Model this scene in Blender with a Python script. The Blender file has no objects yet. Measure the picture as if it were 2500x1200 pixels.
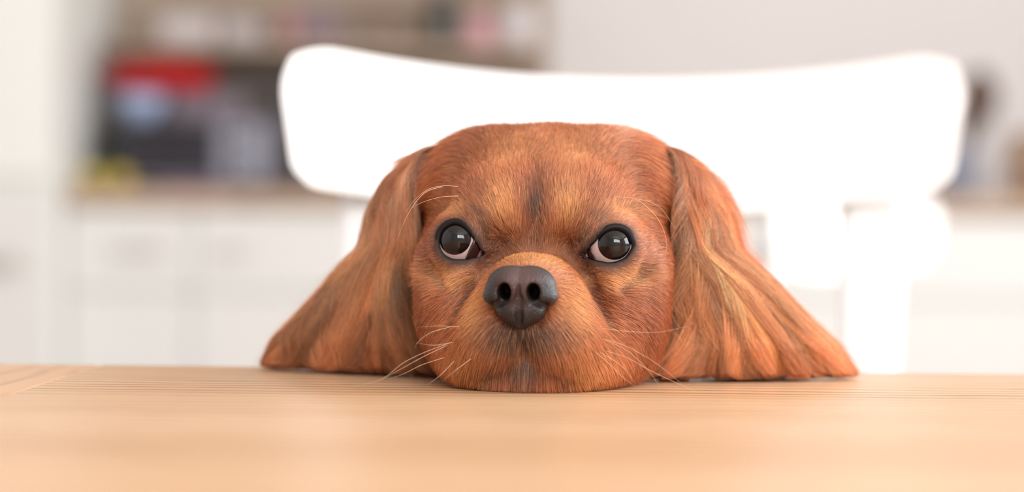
import bpy, bmesh, math, random
import numpy as np
from mathutils import Vector, Matrix

random.seed(7)
rng = np.random.default_rng(7)
SC = bpy.context.scene
COL = SC.collection

# ------------------------------------------------------------------ camera, light, exposure
TABLE_Z = 0.75
CAM_H = 0.0646            # camera height above the table top
F_PX = 5903.0             # focal length in pixels of the 2500 px frame
HORIZON = 560.0
ROLL = math.radians(0.60)

cam_d = bpy.data.cameras.new('camera')
cam = bpy.data.objects.new('camera', cam_d)
COL.objects.link(cam)
cam_d.sensor_width = 36.0
cam_d.lens = 85.0
cam_d.clip_start = 0.02
PITCH = math.atan((600.0 - HORIZON) / F_PX)
CAM_LOC = Vector((0, 0, TABLE_Z + CAM_H))
cam_rot = Matrix.Rotation(math.radians(90) - PITCH, 4, 'X') @ Matrix.Rotation(ROLL, 4, 'Z')
cam.matrix_world = Matrix.Translation(CAM_LOC) @ cam_rot
cam_d.dof.use_dof = True
cam_d.dof.focus_distance = 0.975
cam_d.dof.aperture_fstop = 4.3
SC.camera = cam
R3 = cam_rot.to_3x3()

def W(px, py, depth):
    """world point seen at a pixel of the 2500x1200 photograph, at a distance measured along y"""
    v = R3 @ Vector(((px - 1250.0) / F_PX, (600.0 - py) / F_PX, -1.0))
    return CAM_LOC + v * (depth / v.y)

world = bpy.data.worlds.new('daylight')
SC.world = world
world.use_nodes = True
wn = world.node_tree.nodes
wn['Background'].inputs[0].default_value = (0.86, 0.93, 1.0, 1)
wn['Background'].inputs[1].default_value = 1.6

def area_light(name, loc, rot, sx, sy, power, col=(1, 1, 1)):
    d = bpy.data.lights.new(name, 'AREA')
    d.shape = 'RECTANGLE'; d.size = sx; d.size_y = sy; d.energy = power; d.color = col
    o = bpy.data.objects.new(name, d); COL.objects.link(o)
    o.location = loc; o.rotation_euler = rot
    return o
R = math.radians
# daylight entering through the window behind the camera and the one in the right wall
for k in range(3):     # one pane each, the glazing bars stay dark between them
    area_light('window_daylight_front', (0.192 + .558 * k, -1.14, 1.92), (R(90), 0, 0), .49, 0.86, 17, (0.97, 0.985, 1.0))
area_light('window_daylight_right', (2.42, 3.0, 1.6), (0, R(90), 0), 1.5, 2.4, 80, (0.96, 0.98, 1.0))
area_light('window_daylight_side', (2.42, 0.7, 1.75), (0, R(90), 0), 1.2, 1.3, 58, (0.99, 0.99, 1.0))

SC.view_settings.view_transform = 'Standard'
SC.view_settings.look = 'None'
SC.view_settings.gamma = 1.0
SC.view_settings.use_curve_mapping = False
SC.view_settings.exposure = 0.06
SC.cycles.max_bounces = 6
SC.cycles.diffuse_bounces = 3
SC.cycles.glossy_bounces = 3
SC.cycles.transmission_bounces = 4
SC.cycles.transparent_max_bounces = 6
SC.cycles.caustics_reflective = False
SC.cycles.caustics_refractive = False

# ------------------------------------------------------------------ materials
def srgb(r, g, b):
    def f(c):
        c /= 255.0
        return c / 12.92 if c <= 0.04045 else ((c + 0.055) / 1.055) ** 2.4
    return (f(r), f(g), f(b), 1.0)

def mat(name, rgb, rough=0.5, metal=0.0, spec=0.5, coat=0.0, noise=0.0, nscale=8.0, bump=0.0, bscale=60.0, trans=0.0):
    m = bpy.data.materials.new(name); m.use_nodes = True
    nt = m.node_tree; b = nt.nodes['Principled BSDF']
    c = srgb(*rgb)
    b.inputs['Base Color'].default_value = c
    b.inputs['Roughness'].default_value = rough
    b.inputs['Metallic'].default_value = metal
    b.inputs['Specular IOR Level'].default_value = spec
    b.inputs['Coat Weight'].default_value = coat
    b.inputs['Transmission Weight'].default_value = trans
    tc = nt.nodes.new('ShaderNodeTexCoord')
    if noise > 0:
        n = nt.nodes.new('ShaderNodeTexNoise'); n.inputs['Scale'].default_value = nscale
        n.inputs['Detail'].default_value = 4
        nt.links.new(tc.outputs['Object'], n.inputs['Vector'])
        mx = nt.nodes.new('ShaderNodeMix'); mx.data_type = 'RGBA'
        mx.inputs['A'].default_value = tuple(x * (1 - noise) for x in c[:3]) + (1,)
        mx.inputs['B'].default_value = tuple(min(1, x * (1 + noise)) for x in c[:3]) + (1,)
        nt.links.new(n.outputs['Fac'], mx.inputs['Factor'])
        nt.links.new(mx.outputs['Result'], b.inputs['Base Color'])
    if bump > 0:
        n2 = nt.nodes.new('ShaderNodeTexNoise'); n2.inputs['Scale'].default_value = bscale
        n2.inputs['Detail'].default_value = 5
        nt.links.new(tc.outputs['Object'], n2.inputs['Vector'])
        bp = nt.nodes.new('ShaderNodeBump'); bp.inputs['Strength'].default_value = bump
        bp.inputs['Distance'].default_value = 0.002
        nt.links.new(n2.outputs['Fac'], bp.inputs['Height'])
        nt.links.new(bp.outputs['Normal'], b.inputs['Normal'])
    return m

def wood(name, light, dark, line, along='X', rough=0.42, fine=True, seed=0.0):
    """procedural board: long streaks along one axis, fine dark growth lines"""
    m = bpy.data.materials.new(name); m.use_nodes = True
    nt = m.node_tree; b = nt.nodes['Principled BSDF']; L = nt.links.new
    tc = nt.nodes.new('ShaderNodeTexCoord')
    def mapped(sl, sa, off):
        mp = nt.nodes.new('ShaderNodeMapping')
        mp.inputs['Scale'].default_value = (sl, sa, sa) if along == 'X' else (sa, sl, sa)
        mp.inputs['Location'].default_value = (off, off * 1.7, 0.3)
        L(tc.outputs['Object'], mp.inputs['Vector'])
        return mp
    mp1 = mapped(0.9, 16.0, seed)
    n1 = nt.nodes.new('ShaderNodeTexNoise'); n1.inputs['Scale'].default_value = 1.0; n1.inputs['Detail'].default_value = 3
    L(mp1.outputs[0], n1.inputs['Vector'])
    r1 = nt.nodes.new('ShaderNodeValToRGB')
    r1.color_ramp.elements[0].position = 0.32; r1.color_ramp.elements[0].color = srgb(*dark)
    r1.color_ramp.elements[1].position = 0.62; r1.color_ramp.elements[1].color = srgb(*light)
    L(n1.outputs['Fac'], r1.inputs['Fac'])
    # growth lines: a warped wave across the grain
    mp2 = mapped(0.35, 1.0, seed + 2.3)
    wv = nt.nodes.new('ShaderNodeTexWave')
    wv.bands_direction = 'Y' if along == 'X' else 'X'
    wv.inputs['Scale'].default_value = 21.0 if fine else 12.0
    wv.inputs['Distortion'].default_value = 3.5
    wv.inputs['Detail'].default_value = 2.5
    wv.inputs['Detail Scale'].default_value = 1.6
    L(mp2.outputs[0], wv.inputs['Vector'])
    r2 = nt.nodes.new('ShaderNodeValToRGB')
    r2.color_ramp.elements[0].position = 0.0; r2.color_ramp.elements[0].color = (1, 1, 1, 1)
    r2.color_ramp.elements[1].position = 0.30; r2.color_ramp.elements[1].color = (0, 0, 0, 1)
    L(wv.outputs['Fac'], r2.inputs['Fac'])
    # only some bands of the board carry strong lines
    mp3 = mapped(0.5, 7.0, seed + 5.1)
    n3 = nt.nodes.new('ShaderNodeTexNoise'); n3.inputs['Scale'].default_value = 1.0; n3.inputs['Detail'].default_value = 2
    L(mp3.outputs[0], n3.inputs['Vector'])
    r3 = nt.nodes.new('ShaderNodeValToRGB')
    r3.color_ramp.elements[0].position = 0.38; r3.color_ramp.elements[0].color = (0.25, 0.25, 0.25, 1)
    r3.color_ramp.elements[1].position = 0.54; r3.color_ramp.elements[1].color = (0.95, 0.95, 0.95, 1)
    L(n3.outputs['Fac'], r3.inputs['Fac'])
    mul = nt.nodes.new('ShaderNodeMath'); mul.operation = 'MULTIPLY'
    L(r2.outputs['Color'], mul.inputs[0]); L(r3.outputs['Color'], mul.inputs[1])
    mx = nt.nodes.new('ShaderNodeMix'); mx.data_type = 'RGBA'
    L(mul.outputs[0], mx.inputs['Factor'])
    L(r1.outputs['Color'], mx.inputs['A'])
    mx.inputs['B'].default_value = srgb(*line)
    L(mx.outputs['Result'], b.inputs['Base Color'])
    b.inputs['Roughness'].default_value = rough
    b.inputs['Specular IOR Level'].default_value = 0.4
    bp = nt.nodes.new('ShaderNodeBump'); bp.inputs['Strength'].default_value = 0.15; bp.inputs['Distance'].default_value = 0.0004
    L(mul.outputs[0], bp.inputs['Height']); bp.invert = True
    L(bp.outputs['Normal'], b.inputs['Normal'])
    return m

# ------------------------------------------------------------------ mesh helpers
def link_mesh(name, verts, faces, m=None, parent=None, smooth=False, loc=None):
    me = bpy.data.meshes.new(name)
    me.from_pydata([tuple(v) for v in verts], [], [tuple(f) for f in faces])
    if smooth:
        me.polygons.foreach_set('use_smooth', [True] * len(me.polygons))
    o = bpy.data.objects.new(name, me); COL.objects.link(o)
    if m is not None: me.materials.append(m)
    if parent is not None: o.parent = parent
    if loc is not None: o.location = loc
    return o

def obj(name, bm, m, parent=None, loc=None, smooth=False, rotz=0.0):
    me = bpy.data.meshes.new(name)
    bmesh.ops.recalc_face_normals(bm, faces=bm.faces[:])
    bm.to_mesh(me); bm.free()
    if smooth:
        me.polygons.foreach_set('use_smooth', [True] * len(me.polygons))
    me.materials.append(m)
    o = bpy.data.objects.new(name, me); COL.objects.link(o)
    if parent is not None: o.parent = parent
    if loc is not None: o.location = loc
    if rotz: o.rotation_euler = (0, 0, rotz)
    return o

def box(x0, x1, y0, y1, z0, z1, bev=0.0, seg=2, bm=None):
    b = bmesh.new()
    r = bmesh.ops.create_cube(b, size=1.0)
    for v in b.verts:
        v.co = Vector((x0 + (v.co.x + .5) * (x1 - x0), y0 + (v.co.y + .5) * (y1 - y0), z0 + (v.co.z + .5) * (z1 - z0)))
    if bev > 0:
        bmesh.ops.bevel(b, geom=b.edges[:], offset=bev, segments=seg, profile=0.5, affect='EDGES')
    if bm is None: return b
    me = bpy.data.meshes.new('t'); b.to_mesh(me); b.free()
    bm.from_mesh(me); bpy.data.meshes.remove(me)
    return bm

def lathe(profile, n=40, bm=None):
    """profile: list of (radius, z)"""
    b = bm or bmesh.new()
    rings = []
    for r, z in profile:
        if r < 1e-6:
            rings.append([b.verts.new((0, 0, z))])
        else:
            rings.append([b.verts.new((r * math.cos(2 * math.pi * i / n), r * math.sin(2 * math.pi * i / n), z)) for i in range(n)])
    for a, c in zip(rings[:-1], rings[1:]):
        for i in range(n):
            j = (i + 1) % n
            if len(a) == 1 and len(c) == 1: continue
            if len(a) == 1: b.faces.new((a[0], c[i], c[j]))
            elif len(c) == 1: b.faces.new((a[i], a[j], c[0]))
            else: b.faces.new((a[i], a[j], c[j], c[i]))
    return b

def tube(points, radii, n=8, bm=None, closed=False):
    b = bm or bmesh.new()
    P = [Vector(p) for p in points]; N = len(P)
    if not hasattr(radii, '__len__'): radii = [radii] * N
    rings = []; prev = None
    for i, p in enumerate(P):
        if closed: t = P[(i + 1) % N] - P[i - 1]
        else: t = P[min(i + 1, N - 1)] - P[max(i - 1, 0)]
        t.normalize()
        if prev is None:
            a = Vector((0, 0, 1)) if abs(t.z) < 0.9 else Vector((1, 0, 0))
            u = t.cross(a).normalized()
        else:
            u = (prev - t * prev.dot(t)).normalized()
        prev = u; w = t.cross(u)
        rings.append([b.verts.new(p + (u * math.cos(2 * math.pi * k / n) + w * math.sin(2 * math.pi * k / n)) * radii[i]) for k in range(n)])
    rng_ = range(N if closed else N - 1)
    for i in rng_:
        a, c = rings[i], rings[(i + 1) % N]
        for k in range(n):
            b.faces.new((a[k], a[(k + 1) % n], c[(k + 1) % n], c[k]))
    if not closed:
        b.faces.new(rings[0][::-1]); b.faces.new(rings[-1])
    return b

def empty(name, loc, rotz=0.0):
    o = bpy.data.objects.new(name, None); COL.objects.link(o)
    o.location = loc; o.rotation_euler = (0, 0, rotz); o.empty_display_size = 0.05
    return o

def tag(o, label=None, cat=None, group=None, kind=None):
    if label: o['label'] = label
    if cat: o['category'] = cat
    if group: o['group'] = group
    if kind: o['kind'] = kind
    return o

def struct(name, bm, m, parent=None):
    o = obj(name, bm, m, parent)
    if parent is None: o['kind'] = 'structure'
    return o

# ------------------------------------------------------------------ the room
M_wall = mat('warm_white_paint', (228, 222, 220), 0.9, noise=0.02, nscale=2.0, bump=0.05)
M_ceiling = mat('ceiling_white', (240, 238, 234), 0.95, bump=0.03)
M_floor = wood('floor_boards', (206, 194, 180), (190, 176, 160), (160, 144, 126), 'Y', 0.45, False, 3.0)
M_white = mat('white_lacquer', (247, 247, 246), 0.35, spec=0.4, noise=0.01)
M_front = mat('cabinet_white', (230, 228, 225), 0.45, spec=0.3, noise=0.01)
M_tall = mat('tall_cabinet_white', (240, 240, 235), 0.45, spec=0.3, noise=0.01)
M_niche = wood('niche_oak', (188, 168, 150), (170, 148, 130), (150, 128, 110), 'X', 0.6, False, 1.0)
M_counter = wood('counter_oak', (196, 170, 148), (178, 150, 128), (140, 112, 92), 'X', 0.5, False, 2.0)
M_glass = mat('window_glass', (250, 252, 255), 0.02, trans=1.0)
M_frame = mat('window_frame_white', (240, 240, 238), 0.4)
M_handle = mat('beige_handle', (204, 194, 188), 0.5)

XL, XR, YF, YB, ZC = -1.9, 2.5, -1.2, 5.95, 2.6
struct('floor', box(XL - .1, XR + .1, YF - .1, YB + .1, -0.1, 0.0), M_floor)
struct('ceiling', box(XL - .1, XR + .1, YF - .1, YB + .1, ZC, ZC + 0.1), M_ceiling)
struct('wall_back', box(XL - .1, XR + .1, YB, YB + 0.1, 0, ZC), M_wall)
struct('wall_left', box(XL - .1, XL, YF, YB, 0, ZC), M_wall)

def wall_with_holes(name, axis, pos, a0, a1, holes, th):
    """axis 'x': wall lies at x=pos..pos+th and runs along y; holes (a, b, z0, z1)"""
    bm = bmesh.new()
    cuts = sorted(set([a0, a1] + [h[0] for h in holes] + [h[1] for h in holes]))
    for c0, c1 in zip(cuts[:-1], cuts[1:]):
        spans = [(0.0, ZC)]
        for h in holes:
            if h[0] <= c0 + 1e-6 and h[1] >= c1 - 1e-6:
                spans = [(0.0, h[2]), (h[3], ZC)]
        for z0, z1 in spans:
            if axis == 'x': box(pos, pos + th, c0, c1, z0, z1, bm=bm)
            else: box(c0, c1, pos, pos + th, z0, z1, bm=bm)
    return struct(name, bm, M_wall)
wall_with_holes('wall_right', 'x', XR, YF, YB, [(0.0, 1.4, 0.85, 2.35), (1.75, 4.25, 0.85, 2.35)], 0.12)
wall_with_holes('wall_front', 'y', YF - 0.12, XL - .1, XR + .1, [(-0.1, 1.6, 1.4, 2.4)], 0.12)

def window(n, axis, pos, a0, a1, z0, z1, cols):
    w = empty('window_%d' % n, (0, 0, 0)); w['kind'] = 'structure'
    bm = bmesh.new()
    t = 0.045
    def bar(u0, u1, v0, v1):
        if axis == 'x': box(pos + .03, pos + .09, u0, u1, v0, v1, bm=bm)
        else: box(u0, u1, pos - .09, pos - .03, v0, v1, bm=bm)
    bar(a0, a1, z0, z0 + t); bar(a0, a1, z1 - t, z1)
    for i in range(cols + 1):
        c = a0 + (a1 - a0 - t) * i / cols
        bar(c, c + t, z0, z1)
    obj('window_frame', bm, M_frame, w)
    if axis == 'x': g = box(pos + .058, pos + .062, a0 + .01, a1 - .01, z0 + .01, z1 - .01)
    else: g = box(a0 + .01, a1 - .01, pos - .062, pos - .058, z0 + .01, z1 - .01)
    obj('window_pane', g, M_glass, w)
window(1, 'y', YF, -0.1, 1.6, 1.4, 2.4, 3)
window(2, 'x', XR, 0.0, 1.4, 0.85, 2.35, 2)
window(3, 'x', XR, 1.75, 4.25, 0.85, 2.35, 3)
for nm, a in (('baseboard_left', (XL, XL + .012, YF, YB, 0, .07)), ('baseboard_right', (XR - .012, XR, YF, YB, 0, .07))):
    struct(nm, box(*a, bev=.003), M_frame)

# ------------------------------------------------------------------ kitchen along the back wall
CY = 5.30                    # front of the base cabinets
CT = 0.897                   # counter top height
def handle(x0, x1, y, z, parent, r=0.006):
    bm = tube([(x0, y, z), (x0, y - .028, z), (x1, y - .028, z), (x1, y, z)], r, 10)
    return obj('handle', bm, M_handle, parent)

def base_cabinet(x0, x1, label, hx, hz=None, group='white base cabinets under the oak counter'):
    e = empty('base_cabinet', ((x0 + x1) / 2, CY + .3, 0))
    w = (x1 - x0) / 2
    obj('cabinet_body', box(-w + .001, w - .001, -.27, .33, .1, CT - .041, .002), M_front, e)
    obj('plinth', box(-w + .001, w - .001, -.22, .33, 0.0, .099), M_front, e)
    dr = obj('drawer_front', box(-w + .002, w - .002, -.292, -.272, CT - .225, CT - .046, .003), M_front, e)
    handle(hx[0] - (x0 + x1) / 2, hx[1] - (x0 + x1) / 2, -.292, CT - .135, dr)
    d = obj('door', box(-w + .002, w - .002, -.292, -.272, .105, CT - .229, .003), M_front, e)
    return tag(e, label, 'cabinet', group)

def px_x(px, d): return W(px, 500, d).x
tx = px_x(128, 5.15)
base_cabinet(tx + .002, px_x(470, CY) , 'white base cabinet right of the tall white unit, under the counter', (px_x(290, CY), px_x(400, CY)))
base_cabinet(px_x(470, CY), px_x(860, CY), 'white base cabinet below the mini oven, left of the dog', (px_x(545, CY), px_x(600, CY)))
base_cabinet(px_x(860, CY), px_x(1500, CY), 'white base cabinet hidden mostly behind the dog head', (-.05, .05))
base_cabinet(px_x(1500, CY), px_x(2120, CY), 'white base cabinet seen between the posts of the chair', (.35, .45))
base_cabinet(px_x(2120, CY), px_x(2800, CY), 'white base cabinet at the right edge of the picture', (1.25, 1.35))
tag(obj('countertop', box(tx + .002, 2.0, CY - .012, YB - .002, CT - .04, CT, .004), M_counter),
    'light oak worktop running along the back wall', 'countertop')

# tall white unit at the left edge
tx = px_x(128, 5.15)
e = tag(empty('tall_cabinet', (tx - .35, 5.2, 0)), 'tall smooth white cabinet at the left edge of the room', 'cabinet')
zlow = W(60, 470, 5.15).z; zup = W(60, 435, 5.15).z
obj('cabinet_body', box(-.35, .349, -.03, .74, 0.0, 2.2, .002), M_tall, e)
obj('door', box(-.35, .349, -.052, -.032, zup, 2.19, .004), M_tall, e)
d = obj('door', box(-.35, .349, -.052, -.032, .1, zlow, .004), M_front, e)
handle(-.2, .28, -.052, W(60, 640, 5.15).z, d, .012)

# niche board, shelf
xs0, xs1 = tx + .004, px_x(1335, 5.93)
zs = W(700, 112, 5.8).z
tag(obj('niche_panel', box(xs0, xs1, 5.932, 5.948, CT + .002, 2.2, .002), M_niche), 'oak veneered back panel behind the counter and shelf', 'panel')
zb = W(400, 150, 5.93).z
M_niche_shade = mat('niche_shade', (112, 98, 90), .5, noise=.08, nscale=12)
tag(obj('shade_panel', box(xs0 + .002, px_x(1335, 5.93) - .3, 5.924, 5.9315, CT + .004, zb, .001), M_niche_shade), 'dark taupe panel behind the mini oven, painted niche shade', 'shade_panel')  # dark sheet stands in for the shade inside the niche
tag(obj('wall_shelf', box(xs0 + .005, xs1 - .01, 5.68, 5.931, zs - .022, zs, .003), M_niche), 'long oak shelf carrying jars and boxes above the mini oven', 'shelf')
tag(obj('wall_shelf', box(xs0 + .005, xs1 - .01, 5.68, 5.931, zs + .33, zs + .352, .003), M_niche), 'upper empty oak shelf near the top of the picture', 'shelf')

def lathe_thing(name, prof, m, loc, label, cat, group=None, parts=()):
    o = obj(name, lathe(prof), m, None, loc, True)
    tag(o, label, cat, group)
    for (pn, pprof, pm) in parts:
        obj(pn, lathe(pprof), pm, o, None, True)
    return o
def jar_prof(r, h): return [(0, 0), (r * .93, 0), (r, r * .1), (r, h * .86), (r * .9, h * .93), (r * .82, h), (r * .74, h), (r * .74, h * .9), (0, h * .88)]
def cyl_prof(r, z0, z1, b=.003): return [(0, z0), (r - b, z0), (r, z0 + b), (r, z1 - b), (r - b, z1), (0, z1)]
def bowl_prof(r, h, t=.004): return [(0, 0), (r * .45, 0), (r * .5, .006), (r * .85, h * .5), (r, h), (r - t, h), (r * .82 - t, h * .5), (r * .45, t + .006), (0, t + .006)]
def shx(px): return W(px, 60, 5.78).x
SY = 5.78
Mp = lambda n, c, **k: mat(n, c, **k)
tag(obj('storage_box', box(-.065, .065, -.05, .05, 0, .062, .006), Mp('pale_box', (214, 204, 204), rough=.7), None, (shx(462), SY, zs)),
    'pale off-white box at the left of the shelf', 'box')
tag(obj('storage_box', box(-.045, .045, -.05, .05, 0, .055, .006), Mp('grey_box', (192, 184, 186), rough=.7), None, (shx(592), SY, zs)),
    'low pale grey box beside the off-white box on the shelf', 'box')
lathe_thing('mug', jar_prof(.024, .075), Mp('pink_glaze', (206, 150, 152), rough=.4), (shx(708), SY, zs), 'dusty pink cup on the shelf left of the mauve box', 'cup')
tag(obj('storage_box', box(-.045, .045, -.04, .04, 0, .082, .006), Mp('mauve_box', (138, 118, 128), rough=.7), None, (shx(785), SY, zs)),
    'mauve grey box on the shelf', 'box')
lathe_thing('small_bowl', bowl_prof(.03, .045), Mp('tan_glaze', (170, 140, 126), rough=.5), (shx(960), SY, zs), 'small tan bowl in the middle of the shelf', 'bowl')
lathe_thing('jar', jar_prof(.036, .112), Mp('olive_glass', (70, 72, 66), rough=.25), (shx(1080), SY, zs), 'dark olive jar on the shelf', 'jar', None,
            [('lid', cyl_prof(.032, .113, .128), Mp('dark_lid', (50, 50, 48), rough=.5))])
lathe_thing('mug', jar_prof(.034, .072), Mp('rose_glaze', (226, 168, 178), rough=.4), (shx(1170), SY, zs), 'rose pink cup right of the dark olive jar', 'cup')
lathe_thing('jar', jar_prof(.036, .09), Mp('white_glaze', (222, 216, 218), rough=.35), (shx(1265), SY, zs), 'white jar at the right end of the shelf', 'jar', None,
            [('lid', cyl_prof(.033, .091, .102), M_white)])

# mini oven on the counter
OX0, OX1 = px_x(283, 5.5), px_x(640, 5.5)
oz1 = W(400, 292, 5.5).z
e = tag(empty('mini_oven', ((OX0 + OX1) / 2, 5.66, CT)), 'silver mini oven with a dark glass door on the counter', 'oven')
hw = (OX1 - OX0) / 2; hh = oz1 - CT
M_steel = mat('satin_steel', (150, 150, 162), 0.35, metal=0.7)
M_dglass = mat('dark_oven_glass', (14, 16, 34), 0.08, coat=0.6)
M_black = mat('black_plastic', (26, 26, 30), 0.5)
obj('housing', box(-hw, hw, -.14, .14, .012, hh, .008), M_steel, e)
dx1 = px_x(528, 5.5) - (OX0 + OX1) / 2
dr = obj('door', box(-hw + .002, dx1, -.158, -.142, .03, hh - .006, .004), M_dglass, e)
obj('handle', tube([(-hw + .03, -.158, hh - .03), (-hw + .03, -.182, hh - .03), (dx1 - .03, -.182, hh - .03), (dx1 - .03, -.158, hh - .03)], .006, 10), M_black, dr)
for k in range(3):
    kn = obj('knob', lathe(cyl_prof(.013, 0, .014)), M_black, e, (dx1 + .05, -.141, .045 + .04 * k), True)
    kn.rotation_euler = (R(90), 0, 0)
for sx in (-1, 1):
    for sy in (-1, 1):
        obj('foot', lathe(cyl_prof(.012, 0, .0125, .001), 16), M_black, e, (sx * (hw - .03), sy * .11, 0))
# on the oven
lathe_thing('mixing_bowl', bowl_prof(.062, .062), Mp('pale_blue_glaze', (176, 192, 226), rough=.25), (px_x(342, 5.6), 5.6, oz1 + .001), 'pale blue bowl standing on top of the mini oven', 'bowl')
tag(obj('storage_tin', box(-.085, .085, -.06, .06, 0, .066, .008), mat('grey_tin', (124, 112, 122), 0.45, metal=.3), None, (px_x(505, 5.6), 5.64, oz1 + .001)),
    'mauve grey tin on top of the mini oven beside the pale blue bowl', 'tin')
trz = oz1 + .072
e = tag(empty('roasting_tray', (px_x(385, 5.6), 5.62, trz)), 'bright red oval tray with a dull red lid lying over bowl and tin', 'tray')
M_red = mat('red_enamel', (200, 4, 16), 0.35, coat=.3)
M_red2 = mat('dull_red_lid', (140, 58, 50), 0.5)
b = lathe([(0, 0), (.108, 0), (.122, .012), (.13, .044), (.136, .046), (.136, .05), (.126, .05), (.105, .006), (0, .005)], 48)
for v in b.verts: v.co.y *= .62
obj('dish', b, M_red, e, None, True)
b = lathe([(.128, .051), (.118, .066), (.08, .078), (.02, .083), (.02, .092), (0, .093)], 48)
for v in b.verts: v.co.y *= .62
obj('lid', b, M_red2, e, None, True)

# things right of the oven
xk = px_x(668, 5.5)
e = tag(empty('knife_block', (xk, 5.62, CT)), 'dark grey knife block between oven and chair', 'knife block')
M_kb = mat('charcoal_block', (84, 78, 82), 0.6)
obj('block', box(-.03, .05, -.06, .06, 0, .19, .006), M_kb, e)
for k in range(3):
    obj('knife_handle', box(-.02 + .022 * k, -.008 + .022 * k, -.03, -.005, .191, .255, .003), M_black, e)
lathe_thing('steel_canister', jar_prof(.034, .17), mat('canister_steel', (128, 120, 130), .4, metal=.5), (px_x(752, 5.5), 5.62, CT), 'grey steel canister right of the knife block', 'canister')
# left of the oven
xq = tx + .056
lathe_thing('storage_jar', jar_prof(.04, .12), mat('navy_glass', (34, 36, 52), .3), (xq - .01, 5.72, CT), 'dark navy jar in the corner beside the tall cabinet', 'jar')
M_fg = mat('green_apple_skin', (122, 140, 52), .4, noise=.15, nscale=40)
M_fy = mat('lemon_skin', (214, 184, 80), .45, noise=.08, nscale=60, bump=.2, bscale=200)
def apple(m, loc, r, label, cat, nm, stretch=1.0):
    pr = []
    for i in range(17):
        a = math.pi * i / 16
        rr = r * math.sin(a) * (1 + .06 * math.cos(a)); z = -r * math.cos(a) * (.9 + .1 * math.sin(a)) * stretch
        if nm == 'green_apple' and i == 16: z -= r * .12
        pr.append((max(rr, 0 if i in (0, 16) else 1e-3), z + r * .9 * stretch))
    pr[0] = (0, pr[0][1]); pr[-1] = (0, pr[-1][1])
    o = obj(nm, lathe(pr, 28), m, None, loc, True); tag(o, label, cat)
    obj('stem', tube([(0, 0, r * 1.66 * stretch), (.002, 0, r * 2.1 * stretch)], .0014, 6), M_kb, o)
    return o
apple(M_fg, (xq - .004, 5.56, CT), .034, 'green apple on the counter near the tall cabinet', 'fruit', 'green_apple')
apple(M_fy, (xq - .026, 5.44, CT), .026, 'yellow lemon lying on the counter in front of the apple', 'fruit', 'lemon')
apple(M_fy, (xq + .046, 5.42, CT), .024, 'smaller yellow lemon nearer the mini oven', 'fruit', 'lemon')
b = box(-.07, .07, -.05, .05, 0, .012, .005, 3)
tag(obj('folded_cloth', b, mat('purple_cotton', (120, 84, 128), .9, bump=.4, bscale=300), None, (px_x(475, 5.4), 5.41, CT)), 'folded purple cloth on the counter in front of the oven', 'cloth')

# right side of the counter: utensil pot with brown utensils, jar at the frame edge
ux = px_x(2352, 5.5)
M_pot = mat('blue_grey_stoneware', (140, 142, 158), .45)
M_brown = mat('dark_walnut', (84, 58, 44), .55, noise=.2, nscale=30)
pr = [(0, 0), (.044, 0), (.048, .006), (.05, .12), (.046, .12), (.044, .012), (0, .012)]
tag(obj('utensil_pot', lathe(pr), M_pot, None, (ux, 5.6, CT), True), 'blue grey pot holding brown utensils on the right counter', 'pot')
def spoon(dx, dy, lean, h, w, label):
    bm = bmesh.new()
    base = Vector((dx * .4, dy * .5, .016)); top = Vector((dx + lean * h, dy, h))
    tube([base, base.lerp(top, .5), top], [.005, .006, .006], 8, bm)
    bm2 = lathe([(0, -w * 1.5), (w * .6, -w * 1.2), (w, -w * .2), (w * .95, w * .5), (w * .5, w * 1.2), (0, w * 1.4)], 20)
    for v in bm2.verts:
        v.co.y *= .35; v.co += top + Vector((lean * w, 0, w))
    me = bpy.data.meshes.new('t'); bm2.to_mesh(me); bm2.free(); bm.from_mesh(me); bpy.data.meshes.remove(me)
    tag(obj('wooden_spoon', bm, M_brown, None, (ux, 5.6, CT), True), label, 'spoon')
spoon(.02, 0, .14, .19, .046, 'dark brown spoon leaning right, tallest in the pot')
spoon(.02, .026, .12, .15, .03, 'dark brown spoon behind the tallest one in the pot')
spoon(-.022, -.026, -.08, .15, .028, 'dark brown upright spoon, lowest in the pot')
lathe_thing('storage_jar', jar_prof(.05, .15), mat('brown_clay', (160, 128, 104), .6), (px_x(2520, 5.5), 5.55, CT), 'brown clay jar cut by the right edge of the picture', 'jar')
lathe_thing('glass_bottle', [(0, 0), (.024, 0), (.027, .006), (.027, .1), (.012, .13), (.012, .16), (0, .16)], mat('slate_bottle', (110, 96, 96), .3), (px_x(2415, 5.5), 5.75, CT), 'slim slate bottle behind the right side of the utensil pot', 'bottle')

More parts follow.
